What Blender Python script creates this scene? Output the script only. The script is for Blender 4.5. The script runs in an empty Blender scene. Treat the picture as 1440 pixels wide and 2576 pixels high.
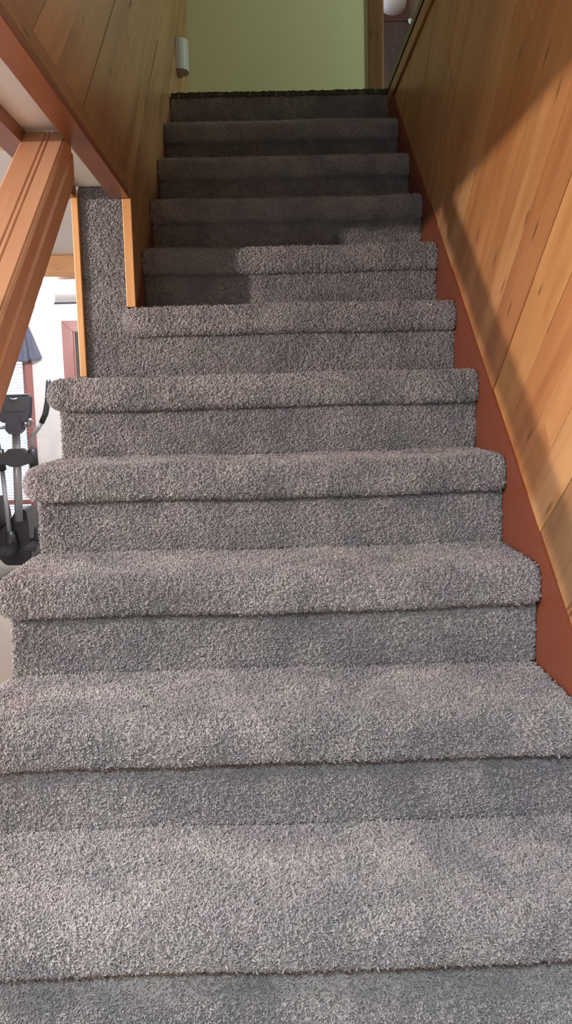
import bpy, bmesh, math, random
from mathutils import Vector, Matrix

# ------------------------------------------------------------------ camera, world, lights, exposure
SC = bpy.context.scene
COL = SC.collection
CAM = (-0.50478, -0.88213, 0.89831); YAW, PITCH, ROLL = 0.0172, -0.13139, -0.02511
FPX = 2207.64
cam = bpy.data.cameras.new('camera'); cam.sensor_fit = 'HORIZONTAL'; cam.sensor_width = 36
cam.lens = FPX / 1440 * 36; cam.clip_start = 0.02
co = bpy.data.objects.new('camera', cam); COL.objects.link(co)
F = Vector((math.sin(YAW)*math.cos(PITCH), math.cos(YAW)*math.cos(PITCH), math.sin(PITCH)))
R = Vector((math.cos(YAW), -math.sin(YAW), 0)); U = R.cross(F)
R2 = math.cos(ROLL)*R + math.sin(ROLL)*U; U2 = -math.sin(ROLL)*R + math.cos(ROLL)*U
M = Matrix((R2, U2, -F)).transposed().to_4x4(); M.translation = CAM
co.matrix_world = M
SC.camera = co
SC.view_settings.view_transform = 'Standard'; SC.view_settings.look = 'None'
SC.view_settings.exposure = 0.0; SC.view_settings.gamma = 1.0
SC.view_settings.use_curve_mapping = False
SC.cycles.max_bounces = 7; SC.cycles.diffuse_bounces = 4; SC.cycles.use_adaptive_sampling = True; SC.cycles.adaptive_threshold = 0.08; SC.cycles.adaptive_min_samples = 16

W = bpy.data.worlds.new('world'); SC.world = W; W.use_nodes = True
W.node_tree.nodes['Background'].inputs[0].default_value = (0.80, 0.88, 1.0, 1)
W.node_tree.nodes['Background'].inputs[1].default_value = 2.2

def lamp(name, kind, loc, energy, color, size=0.05, rot=None, sy=None):
    l = bpy.data.lights.new(name, kind); l.energy = energy; l.color = color
    if kind == 'AREA':
        l.size = size
        if sy: l.shape = 'RECTANGLE'; l.size_y = sy
    else: l.shadow_soft_size = size
    o = bpy.data.objects.new(name, l); COL.objects.link(o); o.location = loc
    if rot: o.rotation_euler = rot
    return o
LAMP = (-2.99, -0.32, 1.424)
lamp('basement_lamp', 'POINT', LAMP, 250, (1.0, 0.85, 0.80), 0.045)
lamp('far_room_lamp', 'POINT', (-2.22, 6.1, 1.60), 75, (0.95, 0.95, 1.0), 0.07)
# added cool fill light behind the camera, in front of a solid wall
lamp('cool_back_fill', 'AREA', (-1.9, -4.9, 0.6), 15, (0.50, 0.80, 1.0), 1.8, (math.radians(90), 0, 0), 1.7)
# added cool fill light above the foot of the stairs, without a fixture
lamp('cool_stair_fill', 'AREA', (-0.80, -1.62, 1.785), 155, (0.76, 0.93, 1.0), 0.7, (math.radians(-8), 0, 0), 0.7)
# upstairs hall lamp
lamp('hall_lamp', 'POINT', (1.5, 2.7, 2.95), 48, (0.84, 1.0, 0.80), 0.15)
lamp('room_lamp', 'POINT', (1.6, 5.4, 4.0), 8, (1.0, 0.86, 0.72), 0.15)

# ------------------------------------------------------------------ helpers
def N(nt, t, **k):
    n = nt.nodes.new(t)
    for a, b in k.items(): setattr(n, a, b)
    return n
def newmat(name):
    m = bpy.data.materials.new(name); m.use_nodes = True
    nt = m.node_tree; b = nt.nodes['Principled BSDF']
    return m, nt, b
def L(nt, a, b): nt.links.new(a, b)
def mix(nt, fac, a, b, mode='MIX'):
    n = N(nt, 'ShaderNodeMix', data_type='RGBA', blend_type=mode)
    for s, v in ((n.inputs[0], fac), (n.inputs[6], a), (n.inputs[7], b)):
        if hasattr(v, 'is_linked'): L(nt, v, s)
        else: s.default_value = v if isinstance(v, (int, float)) else (*v, 1)
    return n.outputs[2]
def rng(nt, v, a, b, c=0.0, d=1.0):
    n = N(nt, 'ShaderNodeMapRange'); n.inputs[1].default_value = a; n.inputs[2].default_value = b
    n.inputs[3].default_value = c; n.inputs[4].default_value = d; L(nt, v, n.inputs[0]); return n.outputs[0]
def noise(nt, vec, scale, detail=3, rough=0.5, dist=0.0):
    n = N(nt, 'ShaderNodeTexNoise'); n.inputs['Scale'].default_value = scale
    n.inputs['Detail'].default_value = detail; n.inputs['Roughness'].default_value = rough
    n.inputs['Distortion'].default_value = dist
    if vec is not None: L(nt, vec, n.inputs['Vector'])
    return n
def mapping(nt, vec, scale=(1, 1, 1), loc=(0, 0, 0)):
    n = N(nt, 'ShaderNodeMapping'); n.inputs['Scale'].default_value = scale
    n.inputs['Location'].default_value = loc; L(nt, vec, n.inputs['Vector']); return n.outputs[0]
def bump(nt, b, h, s, d):
    n = N(nt, 'ShaderNodeBump'); n.inputs['Strength'].default_value = s; n.inputs['Distance'].default_value = d
    L(nt, h, n.inputs['Height']); L(nt, n.outputs[0], b.inputs['Normal'])

def mat_plain(name, col, rough=0.5, metal=0.0, var=0.08, scale=12, bmp=0.0, bscale=300, emit=None, estr=0):
    m, nt, b = newmat(name)
    tc = N(nt, 'ShaderNodeTexCoord').outputs['Object']
    n = noise(nt, tc, scale, 4)
    lo = tuple(max(0, c*(1-var)) for c in col); hi = tuple(min(1, c*(1+var)) for c in col)
    L(nt, mix(nt, n.outputs[0], lo, hi), b.inputs['Base Color'])
    b.inputs['Roughness'].default_value = rough; b.inputs['Metallic'].default_value = metal
    if bmp:
        n2 = noise(nt, tc, bscale, 2); bump(nt, b, n2.outputs[0], bmp, 0.002)
    if emit:
        b.inputs['Emission Color'].default_value = (*emit, 1); b.inputs['Emission Strength'].default_value = estr
    return m

def mat_wood(name, base, dark, rough=0.38, use_obj=False, knots=1.0, coat=0.25):
    """Grain runs along U (metres); object colour multiplies so each board has its own tone."""
    m, nt, b = newmat(name)
    uv = N(nt, 'ShaderNodeTexCoord').outputs['UV']
    big = noise(nt, mapping(nt, uv, (1.0, 11, 1)), 1.0, 3, 0.5, 0.9)
    c = mix(nt, rng(nt, big.outputs[0], 0.36, 0.66), base, dark)
    fine = noise(nt, mapping(nt, uv, (5, 210, 1)), 1.0, 3, 0.6)
    c = mix(nt, rng(nt, fine.outputs[0], 0.42, 0.75, 0, 0.17), c, tuple(x*0.55 for x in dark))
    # cathedral figure
    wv = N(nt, 'ShaderNodeTexWave', wave_type='BANDS', bands_direction='Y')
    wv.inputs['Scale'].default_value = 11; wv.inputs['Distortion'].default_value = 6
    wv.inputs['Detail'].default_value = 2; wv.inputs['Detail Scale'].default_value = 0.8
    L(nt, mapping(nt, uv, (0.22, 1, 1)), wv.inputs['Vector'])
    c = mix(nt, rng(nt, wv.outputs['Fac'], 0.55, 1.0, 0, 0.14), c, dark)
    # dark pecky streaks
    vo = N(nt, 'ShaderNodeTexVoronoi', voronoi_dimensions='2D'); vo.inputs['Scale'].default_value = 1.0
    vo.inputs['Randomness'].default_value = 1.0
    wob = noise(nt, mapping(nt, uv, (30, 120, 1)), 1, 2)
    v2 = N(nt, 'ShaderNodeVectorMath', operation='ADD')
    sc = N(nt, 'ShaderNodeVectorMath', operation='SCALE'); sc.inputs['Scale'].default_value = 0.12
    L(nt, wob.outputs['Color'], sc.inputs[0]); L(nt, mapping(nt, uv, (4.5, 24, 1)), v2.inputs[0]); L(nt, sc.outputs[0], v2.inputs[1])
    L(nt, v2.outputs[0], vo.inputs['Vector'])
    pick = N(nt, 'ShaderNodeSeparateColor'); L(nt, vo.outputs['Color'], pick.inputs[0])
    gate = rng(nt, pick.outputs[0], 0.80, 0.82)
    spot = rng(nt, vo.outputs['Distance'], 0.15, 0.04)
    mu = N(nt, 'ShaderNodeMath', operation='MULTIPLY'); L(nt, gate, mu.inputs[0]); L(nt, spot, mu.inputs[1])
    mu2 = N(nt, 'ShaderNodeMath', operation='MULTIPLY'); L(nt, mu.outputs[0], mu2.inputs[0]); mu2.inputs[1].default_value = 0.8*knots
    c = mix(nt, mu2.outputs[0], c, (dark[0]*0.35, dark[1]*0.28, dark[2]*0.25))
    if use_obj:
        oi = N(nt, 'ShaderNodeObjectInfo'); c = mix(nt, 1.0, c, oi.outputs['Color'], 'MULTIPLY')
    L(nt, c, b.inputs['Base Color'])
    L(nt, rng(nt, fine.outputs[0], 0.2, 0.8, rough-0.06, rough+0.1), b.inputs['Roughness'])
    b.inputs['Coat Weight'].default_value = coat; b.inputs['Coat Roughness'].default_value = 0.3
    bump(nt, b, fine.outputs[0], 0.12, 0.001)
    return m

def mat_carpet():
    m, nt, b = newmat('carpet_grey_frieze')
    g = N(nt, 'ShaderNodeNewGeometry').outputs['Position']
    f = noise(nt, g, 210, 2, 0.6)
    c = mix(nt, rng(nt, f.outputs[0], 0.33, 0.67), (0.272, 0.265, 0.274), (0.465, 0.455, 0.468))
    f2 = noise(nt, mapping(nt, g, (1, 1, 1), (3, 5, 1)), 85, 2, 0.6)
    c = mix(nt, rng(nt, f2.outputs[0], 0.50, 0.74, 0, 0.40), c, (0.335, 0.312, 0.310))
    lo = noise(nt, g, 9, 3, 0.55, 0.4)  # shading of the leaning pile, put into the colour as soft patches
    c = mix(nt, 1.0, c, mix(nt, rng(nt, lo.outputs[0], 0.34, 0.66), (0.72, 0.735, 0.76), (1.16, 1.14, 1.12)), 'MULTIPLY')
    hu = noise(nt, mapping(nt, g, (1, 1, 1), (11, 2, 7)), 13, 2, 0.5)
    c = mix(nt, 1.0, c, mix(nt, rng(nt, hu.outputs[0], 0.38, 0.62), (0.985, 1.0, 0.985), (1.015, 0.985, 1.015)), 'MULTIPLY')
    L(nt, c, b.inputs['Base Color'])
    b.inputs['Roughness'].default_value = 0.95
    b.inputs['Sheen Weight'].default_value = 0.15; b.inputs['Sheen Roughness'].default_value = 0.6
    return m

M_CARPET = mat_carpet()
M_BACK = mat_plain('carpet_backing', (0.22, 0.212, 0.208), 0.95, var=0.2, scale=200)
M_PLANK = mat_wood('varnished_pine_plank', (0.60, 0.350, 0.158), (0.44, 0.215, 0.082), use_obj=True)
M_RAIL = mat_wood('rail_wood', (0.68, 0.38, 0.22), (0.56, 0.28, 0.145), knots=0.3)
M_TRIMLIGHT = mat_wood('light_trim_wood', (0.72, 0.40, 0.16), (0.58, 0.28, 0.09), knots=0.4)
M_RUST = mat_plain('rust_painted_skirt', (0.215, 0.058, 0.026), 0.42, var=0.12, scale=6)
M_RUSTTRIM = mat_wood('rust_stained_trim', (0.32, 0.105, 0.042), (0.23, 0.07, 0.027), knots=0.2)
M_WHITE = mat_plain('white_wall_paint', (0.80, 0.78, 0.77), 0.7, var=0.02, bmp=0.1)
M_CEIL = mat_plain('white_ceiling_paint', (0.78, 0.77, 0.76), 0.8, var=0.02, bmp=0.1)
M_GREEN = mat_plain('sage_green_wall_paint', (0.66, 0.68, 0.43), 0.7, var=0.03, scale=3, bmp=0.08)
M_FLOOR = mat_plain('beige_floor_carpet', (0.52, 0.47, 0.41), 0.95, var=0.15, scale=160, bmp=0.5)
M_DARKWOOD = mat_wood('dark_brown_door_wood', (0.085, 0.045, 0.030), (0.055, 0.027, 0.018), knots=0.0)
M_DARKRED = mat_wood('dark_red_casing_wood', (0.10, 0.024, 0.014), (0.07, 0.016, 0.010), knots=0.0)
M_HALLWALL = mat_plain('brown_hall_wall_paint', (0.24, 0.16, 0.10), 0.7, var=0.05)
M_MAHOG = mat_wood('mahogany_window_frame', (0.36, 0.150, 0.135), (0.28, 0.105, 0.095), knots=0.0)
M_BLACK = mat_plain('black_plastic', (0.022, 0.023, 0.028), 0.4, var=0.1)
M_DKGREY = mat_plain('dark_grey_plastic', (0.022, 0.024, 0.036), 0.45, var=0.1)
M_SILVER = mat_plain('silver_painted_tube', (0.36, 0.37, 0.40), 0.35, 0.35, var=0.05)
M_FABRIC = mat_plain('blue_grey_fabric', (0.27, 0.285, 0.38), 0.9, var=0.2, scale=25, bmp=0.3)
M_BLIND = mat_plain('white_blind_slat', (0.82, 0.83, 0.85), 0.5, var=0.03)
_nt = M_BLIND.node_tree; _tl = N(_nt, 'ShaderNodeBsdfTranslucent'); _tl.inputs[0].default_value = (0.85, 0.87, 0.92, 1)
_mx = N(_nt, 'ShaderNodeMixShader'); _mx.inputs[0].default_value = 0.55
L(_nt, _nt.nodes['Principled BSDF'].outputs[0], _mx.inputs[1]); L(_nt, _tl.outputs[0], _mx.inputs[2])
L(_nt, _mx.outputs[0], _nt.nodes['Material Output'].inputs['Surface'])
M_BLINDG = mat_plain('grey_green_blind_slat', (0.17, 0.18, 0.15), 0.6, var=0.2, scale=40)
M_PLASTIC = mat_plain('white_plastic', (0.62, 0.64, 0.62), 0.4, var=0.03)
M_SHADE = mat_plain('milky_glass_shade', (0.50, 0.42, 0.40), 0.3, var=0.05)
M_BULB = mat_plain('glowing_globe', (1, 1, 1), 0.4, var=0, emit=(1, 0.95, 0.9), estr=25)
M_DRYEDGE = mat_plain('raw_landing_edge', (0.06, 0.055, 0.03), 0.9, var=0.5, scale=60)
def mat_glass():
    m, nt, b = newmat('window_glass')
    b.inputs['Base Color'].default_value = (0.9, 0.95, 0.95, 1); b.inputs['Roughness'].default_value = 0.02
    tr = N(nt, 'ShaderNodeBsdfTransparent'); mx = N(nt, 'ShaderNodeMixShader'); mx.inputs[0].default_value = 0.12
    L(nt, tr.outputs[0], mx.inputs[1]); L(nt, b.outputs[0], mx.inputs[2])
    L(nt, mx.outputs[0], nt.nodes['Material Output'].inputs['Surface'])
    return m
M_GLASS = mat_glass()

def finish(name, bm, mat, parent=None, smooth=False):
    me = bpy.data.meshes.new(name)
    bmesh.ops.recalc_face_normals(bm, faces=bm.faces[:])
    if not bm.loops.layers.uv.active:           # box-style UV in metres, U along the longest axis
        uv = bm.loops.layers.uv.new('UVMap')
        cs = [v.co for v in bm.verts]
        ext = [max(c[i] for c in cs)-min(c[i] for c in cs) for i in range(3)]
        ax = sorted(range(3), key=lambda i: -ext[i])
        off = random.Random(name+str(len(cs))+str(round(cs[0][0]*37+cs[0][1]*11, 3))).uniform(0, 9)
        for f in bm.faces:
            n = f.normal; d = max(range(3), key=lambda i: abs(n[i]))
            o = [i for i in ax if i != d]
            for l in f.loops: l[uv].uv = (l.vert.co[o[0]]+off, l.vert.co[o[1]]+off*.37)
    bm.to_mesh(me); bm.free(); me.materials.append(mat)
    if smooth:
        for p in me.polygons: p.use_smooth = True
    o = bpy.data.objects.new(name, me); COL.objects.link(o)
    if parent: o.parent = parent
    return o
def bx(bm, x0, x1, y0, y1, z0, z1, bev=0.0):
    r = bmesh.ops.create_cube(bm, size=1)
    vs = r['verts']
    for v in vs:
        v.co = Vector(((x0+x1)/2+v.co.x*(x1-x0), (y0+y1)/2+v.co.y*(y1-y0), (z0+z1)/2+v.co.z*(z1-z0)))
    if bev:
        es = list({e for v in vs for e in v.link_edges})
        bmesh.ops.bevel(bm, geom=es, offset=bev, segments=2, affect='EDGES', profile=0.6)
    return bm
def box(name, d, mat, parent=None, bev=0.0):
    return finish(name, bx(bmesh.new(), *d, bev), mat, parent)
def prism(bm, poly, ax, a0, a1):
    """poly in the two other axes (order kept), extruded along ax."""
    def P(p, a):
        q = [0, 0, 0]; o = [i for i in range(3) if i != ax]
        q[ax] = a; q[o[0]] = p[0]; q[o[1]] = p[1]; return q
    A = [bm.verts.new(P(p, a0)) for p in poly]; B = [bm.verts.new(P(p, a1)) for p in poly]
    bm.faces.new(A); bm.faces.new(B[::-1]); n = len(poly)
    for i in range(n): bm.faces.new((A[i], A[(i+1) % n], B[(i+1) % n], B[i]))
    return bm
def tube(bm, pts, rad, seg=12, cap=True):
    pts = [Vector(p) for p in pts]
    if not isinstance(rad, (list, tuple)): rad = [rad]*len(pts)
    rings = []; up = Vector((0.13, 0.97, 0.2)).normalized()
    for i, p in enumerate(pts):
        t = (pts[min(i+1, len(pts)-1)]-pts[max(i-1, 0)]).normalized()
        a = t.cross(up)
        if a.length < 1e-3: a = t.cross(Vector((1, 0, 0)))
        a.normalize(); b = t.cross(a)
        rings.append([bm.verts.new(p+(a*math.cos(q)+b*math.sin(q))*rad[i]) for q in [2*math.pi*k/seg for k in range(seg)]])
    for r0, r1 in zip(rings, rings[1:]):
        for k in range(seg): bm.faces.new((r0[k], r0[(k+1) % seg], r1[(k+1) % seg], r1[k]))
    if cap: bm.faces.new(rings[0][::-1]); bm.faces.new(rings[-1])
    return bm
def lathe(bm, c, prof, seg=24):
    rings = [[bm.verts.new((c[0]+r*math.cos(2*math.pi*k/seg), c[1]+r*math.sin(2*math.pi*k/seg), c[2]+z)) for k in range(seg)] for r, z in prof]
    for r0, r1 in zip(rings, rings[1:]):
        for k in range(seg): bm.faces.new((r0[k], r0[(k+1) % seg], r1[(k+1) % seg], r1[k]))
    bm.faces.new(rings[0][::-1]); bm.faces.new(rings[-1]); return bm
def thing(name, label, cat, loc=(0, 0, 0), group=None):
    o = bpy.data.objects.new(name, None); COL.objects.link(o); o.empty_display_size = 0.1
    o['label'] = label; o['category'] = cat
    if group: o['group'] = group
    return o
def tag(o, label, cat, group=None):
    o['label'] = label; o['category'] = cat
    if group: o['group'] = group
    return o
def struct(o, label=None):
    o['kind'] = 'structure'
    if label: o['label'] = label
    return o

# ------------------------------------------------------------------ dimensions (metres; stair rise .19, run .25)
RISE, RUN = 0.19, 0.25
XL, XN = -1.003, -0.856          # open / enclosed left end of the steps; the right wall is x = 0
FLOOR, CEIL, SOFF, UP, UPC = -0.57, 1.80, 1.451, 2.09, 4.49
FARY, GREENY = 7.4, 3.8

# ------------------------------------------------------------------ planked walls
def clip(poly, a, b, c):         # keep a*y + b*z <= c
    out = []
    for i in range(len(poly)):
        p, q = poly[i], poly[(i+1) % len(poly)]
        dp, dq = a*p[0]+b*p[1]-c, a*q[0]+b*q[1]-c
        if dp <= 0: out.append(p)
        if (dp < 0 < dq) or (dq < 0 < dp):
            t = dp/(dp-dq); out.append((p[0]+t*(q[0]-p[0]), p[1]+t*(q[1]-p[1])))
    return out
def area(p): return abs(sum(p[i][0]*p[(i+1) % len(p)][1]-p[(i+1) % len(p)][0]*p[i][1] for i in range(len(p))))/2
def plank_mesh(poly, xf, sgn, u, v, off):
    bm = bmesh.new()
    # drop duplicates
    q = []
    for p in poly:
        if not q or math.hypot(p[0]-q[-1][0], p[1]-q[-1][1]) > 2e-3: q.append(p)
    if len(q) > 2 and math.hypot(q[0][0]-q[-1][0], q[0][1]-q[-1][1]) < 2e-3: q.pop()
    if len(q) < 3: return None
    f = bm.faces.new([bm.verts.new((xf, a, b)) for a, b in q])
    base = list(f.verts)
    r = bmesh.ops.inset_individual(bm, faces=[f], thickness=0.0045, depth=0)
    for w in base: w.co.x = xf-sgn*0.0060
    es = [e for e in bm.edges if e.is_boundary]
    ex = bmesh.ops.extrude_edge_only(bm, edges=es)
    for w in ex['geom']:
        if isinstance(w, bmesh.types.BMVert): w.co.x = xf-sgn*0.013
    uv = bm.loops.layers.uv.new('UVMap')
    for fc in bm.faces:
        for l in fc.loops:
            y, z = l.vert.co.y, l.vert.co.z
            l[uv].uv = (y*u[0]+z*u[1]+off, y*v[0]+z*v[1]+off*1.7)
    return bm
def planks(region, slope, ks, xf, sgn, parent, tones, joints, seed):
    rnd = random.Random(seed)
    ln = math.hypot(1, slope); u = (1/ln, slope/ln); v = (-slope/ln, 1/ln)
    for j in range(len(ks)-1):
        s = clip(region, slope, -1, -ks[j]-0.0008); s = clip(s, -slope, 1, ks[j+1]-0.0008)     # k0 <= z-slope*y <= k1
        if len(s) < 3 or area(s) < 1e-3: continue
        us = [p[0]*u[0]+p[1]*u[1] for p in s]
        cuts = [min(us)-1]
        if j in joints: cuts += joints[j]
        else:
            c = min(us)+rnd.uniform(0.5, 1.6)
            while c < max(us)-0.15: cuts.append(c); c += rnd.uniform(1.1, 2.2)
        cuts.append(max(us)+1)
        for i in range(len(cuts)-1):
            t = clip(s, -u[0], -u[1], -cuts[i]-0.0006); t = clip(t, u[0], u[1], cuts[i+1]-0.0006)
            if len(t) < 3 or area(t) < 8e-4: continue
            bm = plank_mesh(t, xf+sgn*rnd.uniform(-0.0014, 0.0012), sgn, u, v, rnd.uniform(0, 40))
            if bm is None: continue
            o = finish('plank', bm, M_PLANK, parent)
            tn = tones.get((j, i)) or tones.get(j) or rnd.uniform(0.78, 1.15)
            if not isinstance(tn, tuple):
                w = rnd.uniform(-0.05, 0.05); tn = (tn*(1+w*0.5), tn, tn*(1-w))
            o.color = (*tn, 1)

# right wall: structural slab behind, planks in front, sloping skirt below
wr = struct(box('wall_right', (0.014, 0.16, -5.0, 2.98, FLOOR, 2.04), M_HALLWALL), 'right stairwell wall of diagonal varnished pine planks')
HR = 0.040                       # bottom edge of the planks above the nosing line
regR = [(-1.6, FLOOR+0.02), (-0.803, FLOOR+0.02)]
regR = [(-1.6, -0.55), (-0.776, -0.55), (2.68, HR+0.76*2.68), (2.72, 2.012), (-1.6, 2.012)]
kr = [-1.6+0.145*i for i in range(20)]
kr = [k for k in kr if k < 1.2] + [1.277, 1.376, 1.511, 1.675, 1.82, 2.014, 2.158, 2.308, 2.47, 2.61, 2.77, 2.92, 3.06, 3.22, 3.37, 3.52, 3.68, 3.84, 4.0]
kr = [kr[0]-0.3]+kr
iR = kr.index(1.277)
# direction u = (1,-.7)/1.2207 ; joint position u = y*.819 - z*.573
jt = lambda y, z: y*0.8192-z*0.5734
tR = {iR-1: 1.18, iR: (1.15, 1.02, 0.9), iR+1: (1.0, 0.80, 0.66), iR+2: (1.18, 1.12, 0.95), (iR+3): (0.84, 0.66, 0.56), iR+4: (1.05, 0.95, 0.86),
      iR+5: (1.08, 0.94, 0.82), iR+6: (0.98, 0.84, 0.72), iR+7: 0.98, iR+8: 0.86, iR+9: 0.82}
jR = {iR: [jt(0.66, 0.74)], iR+2: [jt(0.705, 0.96)], iR+5: [jt(0.36, 1.6), jt(1.75, .7)], iR+6: [jt(0.775, 1.48)], iR+7: [jt(0.4, 1.9), jt(1.9, 1.1)],
      iR+3: [jt(-.3, 1.8)], iR+4: [jt(-.1, 1.8)], iR+1: [jt(-.4, 1.5)]}
planks(regR, -0.7, kr, 0.004, -1, wr, tR, jR, 3)
bm = bmesh.new(); prism(bm, [(-1.7, FLOOR), (-0.80, FLOOR), (2.73, HR-0.001+0.76*2.73-0.01), (2.73, 1.5), (0.5, -0.3), (-0.3, FLOOR)][:0] or
    [(-0.86, FLOOR), (2.74, HR-0.002+0.76*2.74), (2.74, 1.70), (-0.2, FLOOR)], 0, 0.0, 0.0139)
struct(finish('trim_1', bm, M_RUST), 'rust painted skirt board along right side of stairs')
struct(box('trim_2', (-0.004, 0.013, -1.6, 2.75, 2.018, 2.062), M_PLANK, bev=0.003), 'flat wood band along top of right planked wall').color = (0.8, 0.72, 0.62, 1)
struct(box('trim_3', (-0.007, 0.16, -1.6, 2.75, 2.066, 2.092), M_DARKWOOD, bev=0.004), 'dark wooden cap on top of right stairwell wall')

# left wall above the opening + enclosed part
wl = struct(box('wall_left', (-0.985, -0.872, 1.512, GREENY, FLOOR, UPC), M_WHITE), 'left stairwell wall of diagonal varnished pine planks')
struct(box('wall_header', (-0.990, -0.8995, -1.6, 1.4995, SOFF, UPC), M_CEIL), 'wall above the stair opening with white soffit')
box('wall_core', (-0.899, -0.872, -1.6, 1.505, 1.475, UPC), M_HALLWALL, wl)
HL = -0.050
regL = [(-1.6, 1.472), (1.526, 1.472), (1.526, 1.526*0.76+HL), (2.76, 2.76*0.76+HL), (GREENY-0.01, UP+0.012), (GREENY-0.01, 3.4), (-1.6, 3.4)]
# clip the non-convex region in two convex halves sharing the same boards
kl = [-1.5, -1.34, -1.19, -1.04, -0.9, -0.75, -0.61, -0.46, -0.31, -0.165, -0.02, 0.15, 0.25, 0.44, 0.545, 0.67, 0.853, 0.985, 1.13, 1.28, 1.43, 1.58, 1.73, 1.88, 2.03, 2.2, 2.4, 2.6, 2.8, 3.1, 3.5, 4, 4.6]
planks(regL, 0.83, kl, -0.860, 1, wl, {10: 0.92, 11: 1.05, 12: 0.9, 13: 1.0, 14: 0.85, 15: 0.98, 16: 1.12, 17: 0.98}, {}, 8)
struct(box('trim_4', (-0.872, -0.853, -1.6, 1.503, 1.437, 1.4715), M_PLANK, bev=0.002), 'narrow wood moulding under the left planked wall').color = (0.78, 0.76, 0.66, 1)
struct(box('trim_5', (-0.8985, -0.852, -1.6, 1.497, 1.419, 1.4365), M_RUSTTRIM, bev=0.0015), 'rust brown trim along right edge of the white soffit')
struct(box('trim_6', (-1.040, -0.988, -1.6, 1.497, 1.419, 1.4505), M_RUSTTRIM, bev=0.0015), 'rust brown trim along far edge of the white soffit')
struct(box('trim_7', (-1.001, -0.984, 1.483, 1.620, 0.962, SOFF-0.018), M_TRIMLIGHT, bev=0.002), 'light wood corner trim left of the carpeted wall end')
struct(box('trim_8', (-0.8715, -0.848, 1.497, 1.511, 1.142, 1.4185), M_TRIMLIGHT, bev=0.002), 'light wood corner trim right of the carpeted wall end')
bm = bmesh.new(); prism(bm, [(1.515, 0.85), (1.515, 1.515*0.76+HL-0.001), (2.78, 2.78*0.76+HL-0.001), (2.78, 1.70), (2.1, 1.0)], 0, -0.8715, -0.8565)
struct(finish('trim_9', bm, M_RUSTTRIM), 'dark stained skirt board on left beside the upper steps')

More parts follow.
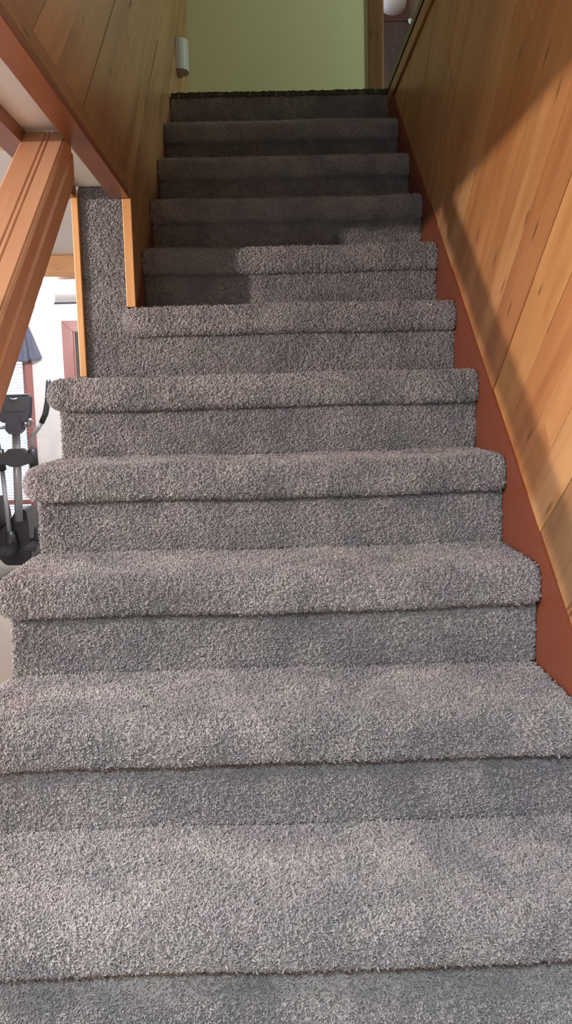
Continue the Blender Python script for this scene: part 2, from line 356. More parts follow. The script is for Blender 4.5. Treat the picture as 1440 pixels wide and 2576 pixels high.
# ------------------------------------------------------------------ carpet pile (geometry nodes: curled yarn tufts on the faces)
def pile_group():
    g = bpy.data.node_groups.new('carpet_pile', 'GeometryNodeTree')
    g.interface.new_socket('Geometry', in_out='INPUT', socket_type='NodeSocketGeometry')
    s = g.interface.new_socket('Density', in_out='INPUT', socket_type='NodeSocketFloat'); s.default_value = 50000
    s = g.interface.new_socket('Size', in_out='INPUT', socket_type='NodeSocketFloat'); s.default_value = 1.0
    g.interface.new_socket('Geometry', in_out='OUTPUT', socket_type='NodeSocketGeometry')
    gi, go = g.nodes.new('NodeGroupInput'), g.nodes.new('NodeGroupOutput')
    K = g.links.new
    circ = g.nodes.new('GeometryNodeCurvePrimitiveCircle'); circ.inputs['Resolution'].default_value = 4; circ.inputs['Radius'].default_value = 0.00108
    join = g.nodes.new('GeometryNodeJoinGeometry')
    rr = random.Random(5)
    for k in range(7):
        q = g.nodes.new('GeometryNodeCurveQuadraticBezier'); q.inputs['Resolution'].default_value = 4
        a = rr.uniform(0, 6.28); h = rr.uniform(0.0034, 0.0056); o = rr.uniform(0.0012, 0.0030)
        q.inputs['Start'].default_value = (0, 0, -0.003)
        q.inputs['Middle'].default_value = (o*math.cos(a), o*math.sin(a), h*1.25)
        b = a+rr.uniform(-1.2, 1.2)
        q.inputs['End'].default_value = (1.6*o*math.cos(b), 1.6*o*math.sin(b), h*rr.uniform(0.45, 0.95))
        c = g.nodes.new('GeometryNodeCurveToMesh'); c.inputs['Fill Caps'].default_value = True
        K(q.outputs[0], c.inputs['Curve']); K(circ.outputs[0], c.inputs['Profile Curve'])
        jc = g.nodes.new('GeometryNodeJoinGeometry'); K(c.outputs[0], jc.inputs[0])
        for w in range(2):      # a clump of three yarn ends
            tf = g.nodes.new('GeometryNodeTransform'); th = rr.uniform(0, 6.28)
            tf.inputs['Translation'].default_value = (0.0034*math.cos(th+w*2.1), 0.0034*math.sin(th+w*2.1), rr.uniform(-0.0008, 0.0008))
            tf.inputs['Rotation'].default_value = (rr.uniform(-.4, .4), rr.uniform(-.4, .4), rr.uniform(0, 6.28))
            K(c.outputs[0], tf.inputs[0]); K(tf.outputs[0], jc.inputs[0])
        sm = g.nodes.new('GeometryNodeSetShadeSmooth'); K(jc.outputs[0], sm.inputs[0])
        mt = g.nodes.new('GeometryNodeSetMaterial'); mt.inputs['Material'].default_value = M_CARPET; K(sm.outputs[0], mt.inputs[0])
        t = g.nodes.new('GeometryNodeGeometryToInstance'); K(mt.outputs[0], t.inputs[0]); K(t.outputs[0], join.inputs[0])
    dist = g.nodes.new('GeometryNodeDistributePointsOnFaces'); K(gi.outputs['Geometry'], dist.inputs['Mesh']); K(gi.outputs['Density'], dist.inputs['Density'])
    inst = g.nodes.new('GeometryNodeInstanceOnPoints'); K(dist.outputs['Points'], inst.inputs['Points']); K(join.outputs[0], inst.inputs['Instance'])
    inst.inputs['Pick Instance'].default_value = True
    # lean of the pile drifts slowly over the carpet, plus a random tilt
    nz = g.nodes.new('ShaderNodeTexNoise'); nz.inputs['Scale'].default_value = 7.0; nz.inputs['Detail'].default_value = 2
    pos = g.nodes.new('GeometryNodeInputPosition'); K(pos.outputs[0], nz.inputs['Vector'])
    sub = g.nodes.new('ShaderNodeVectorMath'); sub.operation = 'SUBTRACT'; K(nz.outputs['Color'], sub.inputs[0]); sub.inputs[1].default_value = (0.5, 0.5, 0.5)
    sc = g.nodes.new('ShaderNodeVectorMath'); sc.operation = 'SCALE'; K(sub.outputs[0], sc.inputs[0]); sc.inputs['Scale'].default_value = 3.2
    rv = g.nodes.new('FunctionNodeRandomValue'); rv.data_type = 'FLOAT_VECTOR'
    rv.inputs[0].default_value = (-0.55, -0.55, -0.55); rv.inputs[1].default_value = (0.55, 0.55, 0.55)
    ad = g.nodes.new('ShaderNodeVectorMath'); K(sc.outputs[0], ad.inputs[0]); K(rv.outputs[0], ad.inputs[1])
    ad2 = g.nodes.new('ShaderNodeVectorMath'); K(ad.outputs[0], ad2.inputs[0]); K(dist.outputs['Normal'], ad2.inputs[1])
    al = g.nodes.new('FunctionNodeAlignRotationToVector'); al.axis = 'Z'; K(ad2.outputs[0], al.inputs['Vector'])
    K(al.outputs[0], inst.inputs['Rotation'])
    r2 = g.nodes.new('FunctionNodeRandomValue'); r2.data_type = 'FLOAT'; r2.inputs[2].default_value = 0; r2.inputs[3].default_value = 6.283; r2.inputs['Seed'].default_value = 3
    cx = g.nodes.new('ShaderNodeCombineXYZ'); K(r2.outputs[1], cx.inputs[2])
    ri = g.nodes.new('GeometryNodeRotateInstances'); K(inst.outputs[0], ri.inputs['Instances']); K(cx.outputs[0], ri.inputs['Rotation'])
    r3 = g.nodes.new('FunctionNodeRandomValue'); r3.data_type = 'FLOAT'; r3.inputs[2].default_value = 0.75; r3.inputs[3].default_value = 1.3; r3.inputs['Seed'].default_value = 9
    ml = g.nodes.new('ShaderNodeMath'); ml.operation = 'MULTIPLY'; K(r3.outputs[1], ml.inputs[0]); K(gi.outputs['Size'], ml.inputs[1])
    K(ml.outputs[0], inst.inputs['Scale'])
    K(ri.outputs[0], go.inputs[0])
    return g
PILE = pile_group()
def add_pile(base, density, size):
    o = bpy.data.objects.new('carpet_pile', base.data); COL.objects.link(o); o.parent = base; o['kind'] = 'stuff'
    m = o.modifiers.new('pile', 'NODES'); m.node_group = PILE
    ids = {s.name: s.identifier for s in PILE.interface.items_tree if s.in_out == 'INPUT'}
    m[ids['Density']] = float(density); m[ids['Size']] = float(size)

# ------------------------------------------------------------------ staircase
def nose_profile(i, ins, jit=0.0):
    """closed (y,z) loop of a tread slab, inset by ins at the nose, top and bottom"""
    yf = i*RUN-0.024+ins; zt = i*RISE-0.004-ins; zb = i*RISE-0.071+ins; yb = (i+1)*RUN+0.004
    r1 = max(0.002, 0.026-ins*0.6); r2 = max(0.002, 0.014-ins*0.3)
    pts = [(yb, zb), (i*RUN+0.010, zb)]
    for k in range(5):
        a = -math.pi/2-k*math.pi/8; pts.append((yf+r2+r2*math.cos(a), zb+r2+r2*math.sin(a)))
    for k in range(7):
        a = math.pi-k*math.pi/12; pts.append((yf+r1+r1*math.cos(a), zt-r1+r1*math.sin(a)))
    for k in range(1, 6): pts.append((yf+r1+(yb-yf-r1)*k/5.0, zt))
    return pts
def tread_mesh(bm, i, x0, x1, RL, RR, seed):
    rnd = random.Random(seed)
    st = []
    nl = 7
    if RL > 0:
        for k in range(nl): a = math.pi/2*k/nl; st.append((x0+RL*(1-math.cos(a)), RL*(1-math.sin(a))))
    else: st.append((x0, 0))
    n = 22
    a0, a1 = x0+RL, x1-RR
    for k in range(n+1): st.append((a0+(a1-a0)*k/n, 0))
    for k in range(nl-1, -1, -1):
        a = math.pi/2*k/nl; st.append((x1-RR*(1-math.cos(a)), RR*(1-math.sin(a))))
    rings = []
    ph = rnd.uniform(0, 6)
    for x, ins in st:
        dz = 0.0016*math.sin(x*7+ph)+0.001*math.sin(x*19+ph*2); dy = 0.0018*math.sin(x*9+ph*1.7)
        rings.append([bm.verts.new((x, y+dy, z+dz)) for y, z in nose_profile(i, ins)])
    for r0, r1 in zip(rings, rings[1:]):
        m = len(r0)
        for k in range(m): bm.faces.new((r0[k], r0[(k+1) % m], r1[(k+1) % m], r1[k]))
    bm.faces.new(rings[0][::-1]); bm.faces.new(rings[-1])
stairs = thing('staircase', 'straight staircase wrapped in grey frieze carpet climbing between planked walls', 'staircase')
for i in range(-2, 11):
    bm = bmesh.new()
    if i <= 5: tread_mesh(bm, i, XL-0.028, -0.002, 0.033, 0.010, i)
    elif i == 6:
        tread_mesh(bm, i, -0.8555, -0.002, 0.0, 0.010, i)
        q = nose_profile(6, 0)
        rings = []
        for x, ins in [(-0.880, 0.028), (-0.879, 0.018), (-0.875, 0.009), (-0.866, 0.002), (-0.8462, 0)]:
            pr = [(min(y, 1.4955), z) for y, z in nose_profile(6, ins)]
            pr = [p for k, p in enumerate(pr) if k < 2 or True]
            rings.append([bm.verts.new((x, y-(0.0001*k), z)) for k, (y, z) in enumerate(pr)])
        for r0, r1 in zip(rings, rings[1:]):
            m = len(r0)
            for k in range(m): bm.faces.new((r0[k], r0[(k+1) % m], r1[(k+1) % m], r1[k]))
        bm.faces.new(rings[0][::-1]); bm.faces.new(rings[-1])
    else: tread_mesh(bm, i, XN+0.002, -0.002, 0.006, 0.010, i)
    t = finish('tread', bm, M_BACK, stairs, smooth=True)
    if i >= 0: add_pile(t, 88000 if i < 5 else 80000, 1.0)
    # riser
    x0 = XL if i <= 5 else (-0.9835 if i == 6 else XN+0.003)
    zb, zt = (i-1)*RISE+0.001, i*RISE-0.0735
    bm = bmesh.new()
    if i == 6:
        bx(bm, -0.846, -0.003, 1.5055, 1.53, zb, zt); bx(bm, -0.872, -0.8465, 1.5052, 1.511, zb, zt)
    else: bx(bm, x0, -0.003, i*RUN+0.0055, i*RUN+0.03, zb, zt, 0.004)
    t = finish('riser', bm, M_BACK, stairs)
    if i >= 1: add_pile(t, 88000 if i < 6 else 80000, 0.9)
# top riser up to the landing edge
t = box('riser', (XN+0.003, -0.003, 2.7555, 2.785, 10*RISE+0.001, 2.066), M_BACK, stairs, 0.004); add_pile(t, 88000 if i < 6 else 80000, 0.9)
# carpeted wall end beside the sixth riser
t = box('carpet_strip', (-0.9835, -0.8722, 1.5052, 1.5115, 0.950, 1.449), M_BACK, stairs); t['label'] = 'grey carpet wrapped up the end of the wall'
add_pile(t, 70000, 0.95)
# closed body under the steps
bm = bmesh.new()
prof = [(-0.48, FLOOR)]
for i in range(-2, 6): prof += [(i*RUN+0.03, (i-1)*RISE if i > -2 else FLOOR), (i*RUN+0.03, i*RISE-0.075)]
prof += [(1.50, 5*RISE-0.075), (1.50, FLOOR)]
prof = prof[1:]
prism(bm, prof, 0, XL+0.004, -0.006); finish('side_panel', bm, M_WHITE, stairs)
bm = bmesh.new()
prof = []
for i in range(6, 11): prof += [(i*RUN+0.031, (i-1)*RISE+0.0), (i*RUN+0.031, i*RISE-0.076)]
prof += [(2.75, 10*RISE-0.076), (2.75, 0.8), (1.53, 0.8)]
prism(bm, prof, 0, -0.845, -0.006); finish('underside_panel', bm, M_WHITE, stairs)

# ragged raw edge of the landing floor
bm = bmesh.new(); rnd = random.Random(4); n = 90
top = []; bot = []
for k in range(n+1):
    x = XN+0.003+(0.0-XN-0.004)*k/n
    top.append((x, UP-0.004+rnd.uniform(-0.002, 0.002))); bot.append((x, 2.068+rnd.uniform(-0.003, 0.002)))
bm2 = prism(bm, bot+top[::-1], 1, 2.748, 2.80)
struct(finish('trim_10', bm, M_DRYEDGE), 'dark ragged edge of the landing floor above the top riser')
bm = bmesh.new()
for k in range(28):
    x = rnd.uniform(XN+0.01, -0.01); z = 2.068+rnd.uniform(-0.003, 0.004)
    tube(bm, [(x, 2.753, z), (x+rnd.uniform(-.004, .004), 2.746, z+rnd.uniform(-.004, .010)), (x+rnd.uniform(-.008, .008), 2.744, z+rnd.uniform(-.006, .02))], 0.0007, 4)
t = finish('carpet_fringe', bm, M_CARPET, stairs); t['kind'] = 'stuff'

# lint on the treads
LINT = [(-0.171, 0.802, 0.574, 0.0045, 'tiny white thread on the tread third from the bottom'), (-0.211, 1.089, 0.764, 0.0035, 'tiny white thread on the tread fourth from the bottom')]
for (x, y, z, dx, lb) in LINT:
    bm = tube(bmesh.new(), [(x-dx, y, z), (x-dx*.3, y+.0012, z+.0015), (x+dx*.4, y-.0008, z+.001), (x+dx, y+.0005, z)], 0.0012, 6)
    tag(finish('lint_thread', bm, M_PLASTIC, smooth=True), lb, 'lint')

# ------------------------------------------------------------------ guard rail
rail = thing('guard_rail', 'sloping grooved orange-brown wooden rail on open left side of stairs', 'railing')
def slope_prism(bm, sec, y0, y1):
    """sec: (x, h) with z = h + .76 y ; vertical end cuts"""
    A = [bm.verts.new((x, y0, h+0.76*y0)) for x, h in sec]; B = [bm.verts.new((x, y1, h+0.76*y1)) for x, h in sec]
    bm.faces.new(A); bm.faces.new(B[::-1]); n = len(sec)
    for i in range(n): bm.faces.new((A[i], A[(i+1) % n], B[(i+1) % n], B[i]))
    uv = bm.loops.layers.uv.new('UVMap')
    for f in bm.faces:
        for l in f.loops: l[uv].uv = (l.vert.co.y*1.256, l.vert.co.x*0.9+l.vert.co.z-0.76*l.vert.co.y)
    return bm
T = 0.676
sec = [(-0.992, T-0.004), (-0.988, T), (-0.9475, T), (-0.945, T-0.004), (-0.9425, T), (-0.9375, T), (-0.935, T-0.004), (-0.9325, T),
       (-0.9065, T), (-0.9045, T-0.004), (-0.902, T-0.001), (-0.8975, T-0.006), (-0.8965, T-0.040), (-0.992, T-0.040)]
RY1 = 1.018
o = finish('top_board', slope_prism(bmesh.new(), sec, -0.62, RY1), M_RAIL, rail)
sec2 = [(-0.925, T-0.041), (-0.8975, T-0.041), (-0.893, T-0.048), (-0.893, T-0.100), (-0.925, T-0.100)]
o = finish('lower_board', slope_prism(bmesh.new(), sec2, -0.62, RY1), M_RAIL, rail)
bm = bmesh.new(); bx(bm, -0.99, -0.90, -0.72, -0.62, FLOOR, 0.36, 0.006); bx(bm, -1.0, -0.89, -0.73, -0.61, 0.36, 0.385, 0.005)
finish('newel_post', bm, M_RAIL, rail)

# ------------------------------------------------------------------ basement room shell
struct(box('floor', (-7.0, 0.0, -5.0, 7.5, FLOOR-0.1, FLOOR), M_FLOOR), 'beige basement floor carpet')
struct(box('ceiling', (-7.0, -0.9905, -5.0, 7.5, CEIL, CEIL+0.1), M_CEIL), 'white basement ceiling')
struct(box('ceiling_back', (-0.9905, 0.16, -5.0, -1.6, CEIL, CEIL+0.1), M_CEIL))
struct(box('wall_west', (-7.1, -7.0, -5.0, 7.5, FLOOR, CEIL), M_WHITE))
# back wall (behind the photographer)
bm = bmesh.new()
bx(bm, -7.0, 0.16, -5.1, -5.0, FLOOR, CEIL)
struct(finish('wall_back', bm, M_WHITE))
# far wall with two window openings:   door window x -3.65..-2.735,   right window x -2.30..-1.55
WX0, WX1, WZ0, WZ1 = -3.66, -2.738, -0.50, 1.36
VX0, VX1, VZ0, VZ1 = -2.297, -1.56, 0.35, 1.545
bm = bmesh.new()
bx(bm, -7.0, WX0, FARY, FARY+0.1, FLOOR, CEIL); bx(bm, WX1, VX0, FARY, FARY+0.1, FLOOR, CEIL); bx(bm, VX1, -0.985, FARY, FARY+0.1, FLOOR, CEIL)
bx(bm, WX0, WX1, FARY, FARY+0.1, WZ1, CEIL); bx(bm, WX0, WX1, FARY, FARY+0.1, FLOOR, WZ0)
bx(bm, VX0, VX1, FARY, FARY+0.1, VZ1, CEIL); bx(bm, VX0, VX1, FARY, FARY+0.1, FLOOR, VZ0)
struct(finish('wall_far', bm, M_WHITE), 'white far wall of the basement room')
struct(box('wall_inner', (-0.985, -0.872, GREENY, 7.5, FLOOR, CEIL), M_WHITE))
struct(box('trim_11', (-7.0, -0.99, 7.380, 7.4, 1.786, 1.8), M_DKGREY), 'thin dark ceiling line on the white far wall')
struct(box('baseboard_far', (WX1+0.06, -0.99, 7.385, 7.4, FLOOR, FLOOR+0.02), M_WHITE))
# ceiling beams
tag(box('ceiling_beam', (-6.9, -1.045, 1.83, 1.965, 1.67, 1.799), M_TRIMLIGHT, bev=0.004), 'knotty light wood ceiling beam seen just left of the rail top', 'beam', 'wooden ceiling beams')
tag(box('ceiling_beam', (-6.9, -0.99, 4.74, 4.88, 1.668, 1.799), M_TRIMLIGHT, bev=0.004), 'wooden beam across far ceiling above the glowing lamp', 'beam', 'wooden ceiling beams')

def window(name, x0, x1, z0, z1, fw, label, bars=(), slat_mat=None, slat_from=None, gap=0.0, tilt=0.3, xs0=0, pitch=0.027, depth=0.012):
    w = struct(bpy.data.objects.new(name, None), label); COL.objects.link(w)
    y = FARY
    c = 0.012
    a0, a1, e0, e1 = x0-fw, x1+fw, z0-fw, z1+fw; b0_, b1_, f0, f1 = x0+c, x1-c, z0+c, z1-c; q = 0.0006
    for nm, poly in (('frame_side', [(a0, e0), (b0_, f0), (b0_, f1), (a0, e1)]), ('frame_side', [(a1, e1), (b1_, f1), (b1_, f0), (a1, e0)]),
                     ('frame_top', [(a0+q, e1), (b0_+q, f1), (b1_-q, f1), (a1-q, e1)]), ('frame_bottom', [(a0+q, e0), (b0_+q, f0), (b1_-q, f0), (a1-q, e0)])):
        bm = prism(bmesh.new(), poly, 1, y-0.022, y+0.02)
        bmesh.ops.bevel(bm, geom=bm.edges[:], offset=0.0025, segments=1, affect='EDGES')
        finish(nm, bm, M_MAHOG, w)
    box('inner_stop', (x0+c+0.001, x0+c+0.016, y-0.012, y+0.019, z0+c, z1-c), M_MAHOG, w, 0.002)
    s = box('sash', (x0+c+0.001, x0+0.052, y+0.022, y+0.05, z0+c, z1-c), M_MAHOG, w, 0.003)
    box('sash', (x1-0.040, x1-c-0.001, y+0.022, y+0.05, z0+c, z1-c), M_MAHOG, w, 0.003)
    box('sash', (x0+0.041, x1-0.041, y+0.022, y+0.05, z1-0.04, z1-c), M_MAHOG, w, 0.003)
    for b0, b1 in bars: box('crossbar', (x0+0.013, x1-0.013, y-0.010, y+0.05, b0, b1), M_MAHOG, w, 0.003)
    box('pane', (x0+0.02, x1-0.02, y+0.052, y+0.058, z0, z1), M_GLASS, w)
    z = z1-0.03
    bxs = None; k = 0
    while z > z0+0.02:
        if not any(b0-0.012 < z < b1+0.012 for b0, b1 in bars):
            bm = bmesh.new(); h = depth
            dy, dz = math.cos(tilt)*h, math.sin(tilt)*h
            a, b = x0+0.030, x1-0.018
            yc = y+0.006
            v = [bm.verts.new(p) for p in [(a, yc-dy, z-dz), (b, yc-dy, z-dz), (b, yc, z+0.0015), (a, yc, z+0.0015), (b, yc+dy, z+dz), (a, yc+dy, z+dz)]]
            bm.faces.new(v[:4]); bm.faces.new((v[3], v[2], v[4], v[5]))
            r = bmesh.ops.solidify(bm, geom=bm.faces[:], thickness=0.0009)
            finish('slat', bm, slat_mat, w)
        z -= pitch
    for fx in (0.10, 0.9):
        xx = x0+(x1-x0)*fx
        finish('blind_cord', tube(bmesh.new(), [(xx, y-0.008, z0+0.02), (xx, y-0.008, z1-0.02)], 0.0012, 5), slat_mat, w)
    return w
window('window_1', WX0, WX1, WZ0, WZ1, 0.058, 'bright daylit glass door with white horizontal blinds, at left', bars=((-0.055, -0.012),), slat_mat=M_BLIND, tilt=0.35)
window('window_2', VX0, VX1, VZ0, VZ1, 0.088, 'mahogany framed window with dim grey-green blinds', slat_mat=M_BLINDG, tilt=1.25, pitch=0.025, depth=0.0135)
# ------------------------------------------------------------------ upstairs
struct(box('floor_landing', (-0.872, 3.0, 2.80, 7.5, UP-0.06, UP), M_DARKWOOD), 'upper landing floor')
struct(box('floor_upper', (0.161, 3.0, -1.6, 2.799, UP-0.06, UP), M_DARKWOOD))
struct(box('ceiling_upper', (-0.99, 3.0, -1.7, 7.5, UPC, UPC+0.1), M_CEIL))
struct(box('wall_green', (-0.87, 0.060, GREENY, GREENY+0.12, UP, UPC), M_GREEN), 'plain sage green wall at the top of the stairs')
struct(box('trim_12', (0.0505, 0.121, GREENY-0.018, GREENY+0.135, UP, UPC), M_PLANK, bev=0.003), 'brown wooden casing right of the green wall').color = (0.34, 0.31, 0.27, 1)
struct(box('trim_13', (0.1215, 0.128, GREENY-0.006, GREENY+0.120, UP, UPC), M_PLANK), 'thin light edge beside the brown casing').color = (0.6, 0.55, 0.5, 1)
struct(box('wall_upper_back', (-0.99, 3.0, -1.75, -1.6, CEIL+0.1, UPC), M_WHITE))
struct(box('wall_upper_right', (3.0, 3.1, -1.7, 7.5, UP, UPC), M_HALLWALL))
struct(box('wall_upper_far', (-0.9, 3.0, 7.4, 7.5, UP, UPC), M_HALLWALL), 'brown wall at the back of the upper hall')
d = struct(box('door_1', (0.30, 0.826, 7.36, 7.395, UP+0.002, 4.158), M_DARKWOOD, bev=0.003), 'dark brown door beyond the green wall')
box('door_panel', (0.40, 0.74, 7.352, 7.361, 3.0, 3.95), M_DARKWOOD, d, 0.004)
struct(box('trim_14', (0.22, 0.83, 7.35, 7.398, 4.160, 4.42), M_DARKRED, bev=0.003), 'dark red wooden header above the brown door')
box('door_knob', (0.36, 0.39, 7.32, 7.359, 3.0, 3.03), M_SILVER, d, 0.008)
bm = lathe(bmesh.new(), (0.838, 7.31, 4.115), [(0.006, 0.0), (0.013, 0.008), (0.019, 0.025), (0.020, 0.040)], 16)
tag(finish('door_sensor', bm, M_PLASTIC, smooth=True), 'tiny white fitting at the top corner of the brown door', 'door fitting')

# pendant lamp upstairs
pl = thing('pendant_lamp', 'unlit milky glass bowl lamp in the upper hall right of the casing', 'lamp')
cx_, cy_, cz_ = 0.556, 6.4, 3.834
finish('lamp_shade', lathe(bmesh.new(), (cx_, cy_, cz_), [(0.01, 0), (0.04, 0.004), (0.07, 0.018), (0.092, 0.042), (0.102, 0.075), (0.104, 0.10), (0.100, 0.104)], 32), M_SHADE, pl, True)
finish('lamp_cap', lathe(bmesh.new(), (cx_, cy_, cz_), [(0.106, 0.1045), (0.108, 0.12), (0.08, 0.16), (0.03, 0.18), (0.02, 0.20)], 32), M_TRIMLIGHT, pl, True)
finish('lamp_stem', tube(bmesh.new(), [(cx_, cy_, cz_+0.20), (cx_, cy_, UPC)], 0.012), M_SILVER, pl)

# door chime on the left wall
ch = thing('door_chime', 'white rounded plastic door chime on the left planked wall', 'door chime')
bx_ = bmesh.new(); prism(bx_, [(-0.858, 3.098), (-0.843, 3.098), (-0.843, 3.222), (-0.858, 3.222)], 2, 2.300, 2.432); finish('back_plate', bx_, M_PLASTIC, ch)
pf = [(-0.8425, 3.102)]+[(-0.8425+0.034*math.sin(a), 3.158-0.052*math.cos(a)) for a in [math.pi*k/12 for k in range(13)]]+[(-0.8425, 3.214)]
pf = [p for k, p in enumerate(pf) if k not in (0, len(pf)-1)]
finish('cover', prism(bmesh.new(), pf, 2, 2.303, 2.429), M_PLASTIC, ch)

# ------------------------------------------------------------------ lamps that are fixtures
fx = thing('globe_lamp', 'glowing white globe lamp under the far basement ceiling', 'lamp')
lx, ly = -2.22, 6.1
bm = bmesh.new(); bmesh.ops.create_uvsphere(bm, u_segments=24, v_segments=14, radius=0.085, matrix=Matrix.Translation((lx, ly, 1.694)))
finish('globe', bm, M_BULB, fx, True)
finish('lamp_base', lathe(bmesh.new(), (lx, ly, 1.772), [(0.05, 0), (0.06, 0.01), (0.06, 0.028)], 20), M_PLASTIC, fx, True)

# ------------------------------------------------------------------ elliptical trainer
el = thing('elliptical_trainer', 'black and silver elliptical trainer in front of the bright blinds', 'exercise machine')
EY = 6.4; cxm = -2.583
def EP(x, z, y=EY): return (x, y, z)
finish('mast', tube(bmesh.new(), [(cxm-0.004, EY+0.01, 0.66), (cxm-0.020, EY-0.01, -0.08)], 0.034, 14), M_SILVER, el, True)
bm = bmesh.new()
prism(bm, [(-2.675, 0.935), (-2.655, 0.962), (-2.46, 0.962), (-2.437, 0.94), (-2.452, 0.80), (-2.462, 0.752), (-2.49, 0.738), (-2.68, 0.738), (-2.70, 0.76)], 1, EY-0.05, EY+0.03)
bmesh.ops.bevel(bm, geom=bm.edges[:], offset=0.006, segments=2, affect='EDGES')
con = finish('console', bm, M_DKGREY, el)
box('console_screen', (-2.655, -2.480, EY-0.054, EY-0.0505, 0.83, 0.925), M_BLACK, con, 0.001)
box('console_lip', (-2.66, -2.455, EY-0.056, EY+0.02, 0.963, 0.969), M_SILVER, con, 0.002)
finish('console_grip', tube(bmesh.new(), [(-2.60, EY-0.056, 0.935), (-2.57, EY-0.060, 0.926), (-2.54, EY-0.056, 0.933)], 0.006, 8), M_SILVER, con, True)
bm = bmesh.new(); prism(bm, [(-2.64, 0.795), (-2.53, 0.795), (-2.515, 0.68), (-2.55, 0.645), (-2.62, 0.645), (-2.65, 0.68)], 1, EY-0.075, EY+0.05)
finish('console_neck', bm, M_DKGREY, el)
finish('fixed_handlebar', tube(bmesh.new(), [(-2.86, EY-0.16, 0.72), (-2.76, EY-0.06, 0.702), (-2.60, EY, 0.70), (-2.46, EY-0.02, 0.712), (-2.425, EY-0.08, 0.74), (-2.42, EY-0.16, 0.76)], 0.014, 10), M_SILVER, el, True)
bm = bmesh.new()
prism(bm, [(-2.665, 0.50), (-2.64, 0.525), (-2.535, 0.525), (-2.505, 0.49), (-2.44, 0.487), (-2.44, 0.405), (-2.505, 0.40), (-2.55, 0.378), (-2.63, 0.378), (-2.665, 0.40), (-2.735, 0.405), (-2.735, 0.487), (-2.68, 0.487)], 1, EY-0.06, EY+0.055)
bmesh.ops.bevel(bm, geom=bm.edges[:], offset=0.005, segments=2, affect='EDGES')
finish('pivot_bracket', bm, M_BLACK, el)
for sx, arm, low in ((1, [(-2.452, 0.50, -0.03), (-2.447, 0.60, -0.04), (-2.425, 0.64, -0.05), (-2.385, 0.69, -0.06), (-2.352, 0.735, -0.07)], [(-2.45, 0.40, 0.0), (-2.45, 0.1, 0.02), (-2.44, -0.16, 0.03)]),
                     (-1, [(-2.722, 0.50, -0.03), (-2.728, 0.60, -0.04), (-2.75, 0.64, -0.05), (-2.79, 0.69, -0.06), (-2.822, 0.735, -0.07)], [(-2.718, 0.37, 0.0), (-2.700, 0.10, -0.02), (-2.678, -0.19, -0.04)])):
    xe = arm[-1][0]
    a = finish('swing_arm', tube(bmesh.new(), [(x, EY+y, z) for x, z, y in arm], 0.019, 12), M_SILVER, el, True)
    finish('grip', tube(bmesh.new(), [(xe, EY-0.07, 0.733), (xe+sx*0.036, EY-0.075, 0.80), (xe+sx*0.062, EY-0.08, 0.90), (xe+sx*0.080, EY-0.08, 1.06), (xe+sx*0.080, EY-0.08, 1.078)], [0.023, 0.024, 0.024, 0.022, 0.014], 12), M_BLACK, a, True)
    finish('pivot_collar', tube(bmesh.new(), [(arm[0][0], EY-0.03, 0.52), (arm[0][0]+0.003, EY+0.0, 0.35)], 0.037, 12), M_BLACK, el, True)
    finish('lower_arm', tube(bmesh.new(), [(x, EY+y, z) for x, z, y in low], 0.019, 12), M_SILVER, el, True)
    px = low[-1][0]; pz = low[-1][1]
    bm = bmesh.new(); tube(bm, [(px, EY-0.03, pz+0.03), (px+0.005, EY-0.03, pz-0.06), (px-0.01, EY-0.01, pz-0.13)], [0.034, 0.050, 0.062], 12)
    finish('arm_boot', bm, M_BLACK, el, True)
    bm = bmesh.new(); prism(bm, [(EY-0.35, pz-0.12), (EY-0.33, pz-0.085), (EY+0.05, pz-0.075), (EY+0.06, pz-0.12), (EY-0.1, pz-0.145)], 0, px-0.055, px+0.055)
    bmesh.ops.bevel(bm, geom=bm.edges[:], offset=0.006, segments=2, affect='EDGES')
    finish('pedal', bm, M_BLACK, el)
bm = bmesh.new()
prism(bm, [(-2.655, -0.02), (-2.64, 0.012), (-2.56, 0.012), (-2.548, -0.02), (-2.535, -0.22), (-2.53, -0.40), (-2.56, -0.46), (-2.75, -0.46), (-2.84, -0.36), (-2.80, -0.16), (-2.69, -0.10)], 1, EY+0.03, EY+0.36)
bmesh.ops.bevel(bm, geom=bm.edges[:], offset=0.012, segments=2, affect='EDGES')
finish('flywheel_cover', bm, M_BLACK, el)
bm = bmesh.new()
for q in range(1):
    tube(bm, [(-2.80, EY+0.20+0.0, -0.14), (-2.86, EY+0.20, -0.14)], 0.26, 32)
finish('flywheel', bm, M_DKGREY, el)
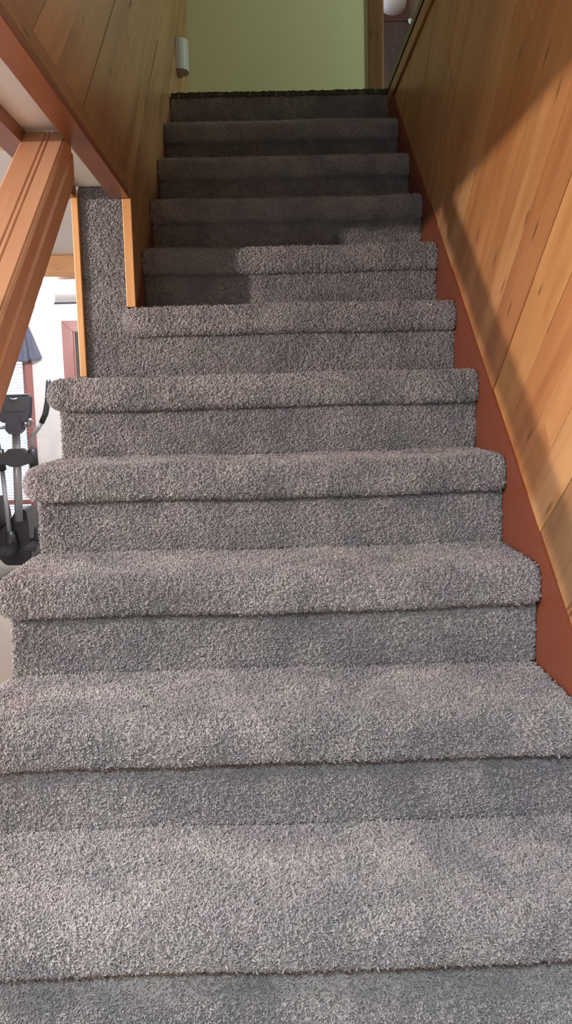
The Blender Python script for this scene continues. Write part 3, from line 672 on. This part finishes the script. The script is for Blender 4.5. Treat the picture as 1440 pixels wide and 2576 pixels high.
finish('crank_link', tube(bmesh.new(), [(-2.53, EY+0.1, -0.27), (-2.38, EY+0.1, -0.30)], 0.035, 10), M_DKGREY, el, True)
finish('frame_rail', tube(bmesh.new(), [(-2.60, EY+0.75, -0.50), (-2.60, EY+0.2, -0.49), (-2.64, EY-0.45, -0.50)], 0.033, 10), M_BLACK, el, True)
for yy in (EY-0.30, EY+0.72):
    finish('foot_tube', tube(bmesh.new(), [(-2.90, yy, FLOOR+0.036), (-2.34, yy, FLOOR+0.036)], 0.034, 12), M_DKGREY, el, True)

# ------------------------------------------------------------------ hanging garment
ga = thing('hanging_garment', 'blue-grey cloth garment hanging over the top corner of the bright blinds', 'clothing')
bm = bmesh.new()
rows, colsn = 16, 26
gx0, gtop, gbot = -2.775, 1.650, 1.285
front = []
for r in range(rows+1):
    t = r/rows; row = []
    zc = gtop-(gtop-gbot)*t
    wl_ = 0.035+0.135*t**0.85; wr_ = 0.035+0.120*t**0.95
    cxg = -2.735+0.012*t
    for c in range(colsn+1):
        s = c/colsn; x = cxg-wl_+(wl_+wr_)*s
        fold = 0.020*math.sin(s*13+t*1.2)*(0.4+0.9*t)+0.012*math.sin(s*27+1+t*2)*(0.3+t)
        yv = FARY-0.075-0.05*math.sin(math.pi*s)+fold
        zz = zc-0.020*t*math.sin(math.pi*s)+0.018*t*abs(s-0.5)+0.006*math.sin(s*20)*t
        row.append(bm.verts.new((x, yv, zz)))
    front.append(row)
for r in range(rows):
    for c in range(colsn): bm.faces.new((front[r][c], front[r][c+1], front[r+1][c+1], front[r+1][c]))
bmesh.ops.solidify(bm, geom=bm.faces[:], thickness=0.008)
finish('cloth', bm, M_FABRIC, ga, True)
finish('wall_hook', tube(bmesh.new(), [(-2.735, FARY, 1.63), (-2.735, FARY-0.07, 1.63), (-2.735, FARY-0.10, 1.66)], 0.006, 8), M_SILVER, ga, True)
finish('hanging_loop', tube(bmesh.new(), [(-2.745, FARY-0.08, 1.638), (-2.735, FARY-0.09, 1.672), (-2.725, FARY-0.08, 1.638)], 0.004, 6), M_FABRIC, ga, True)
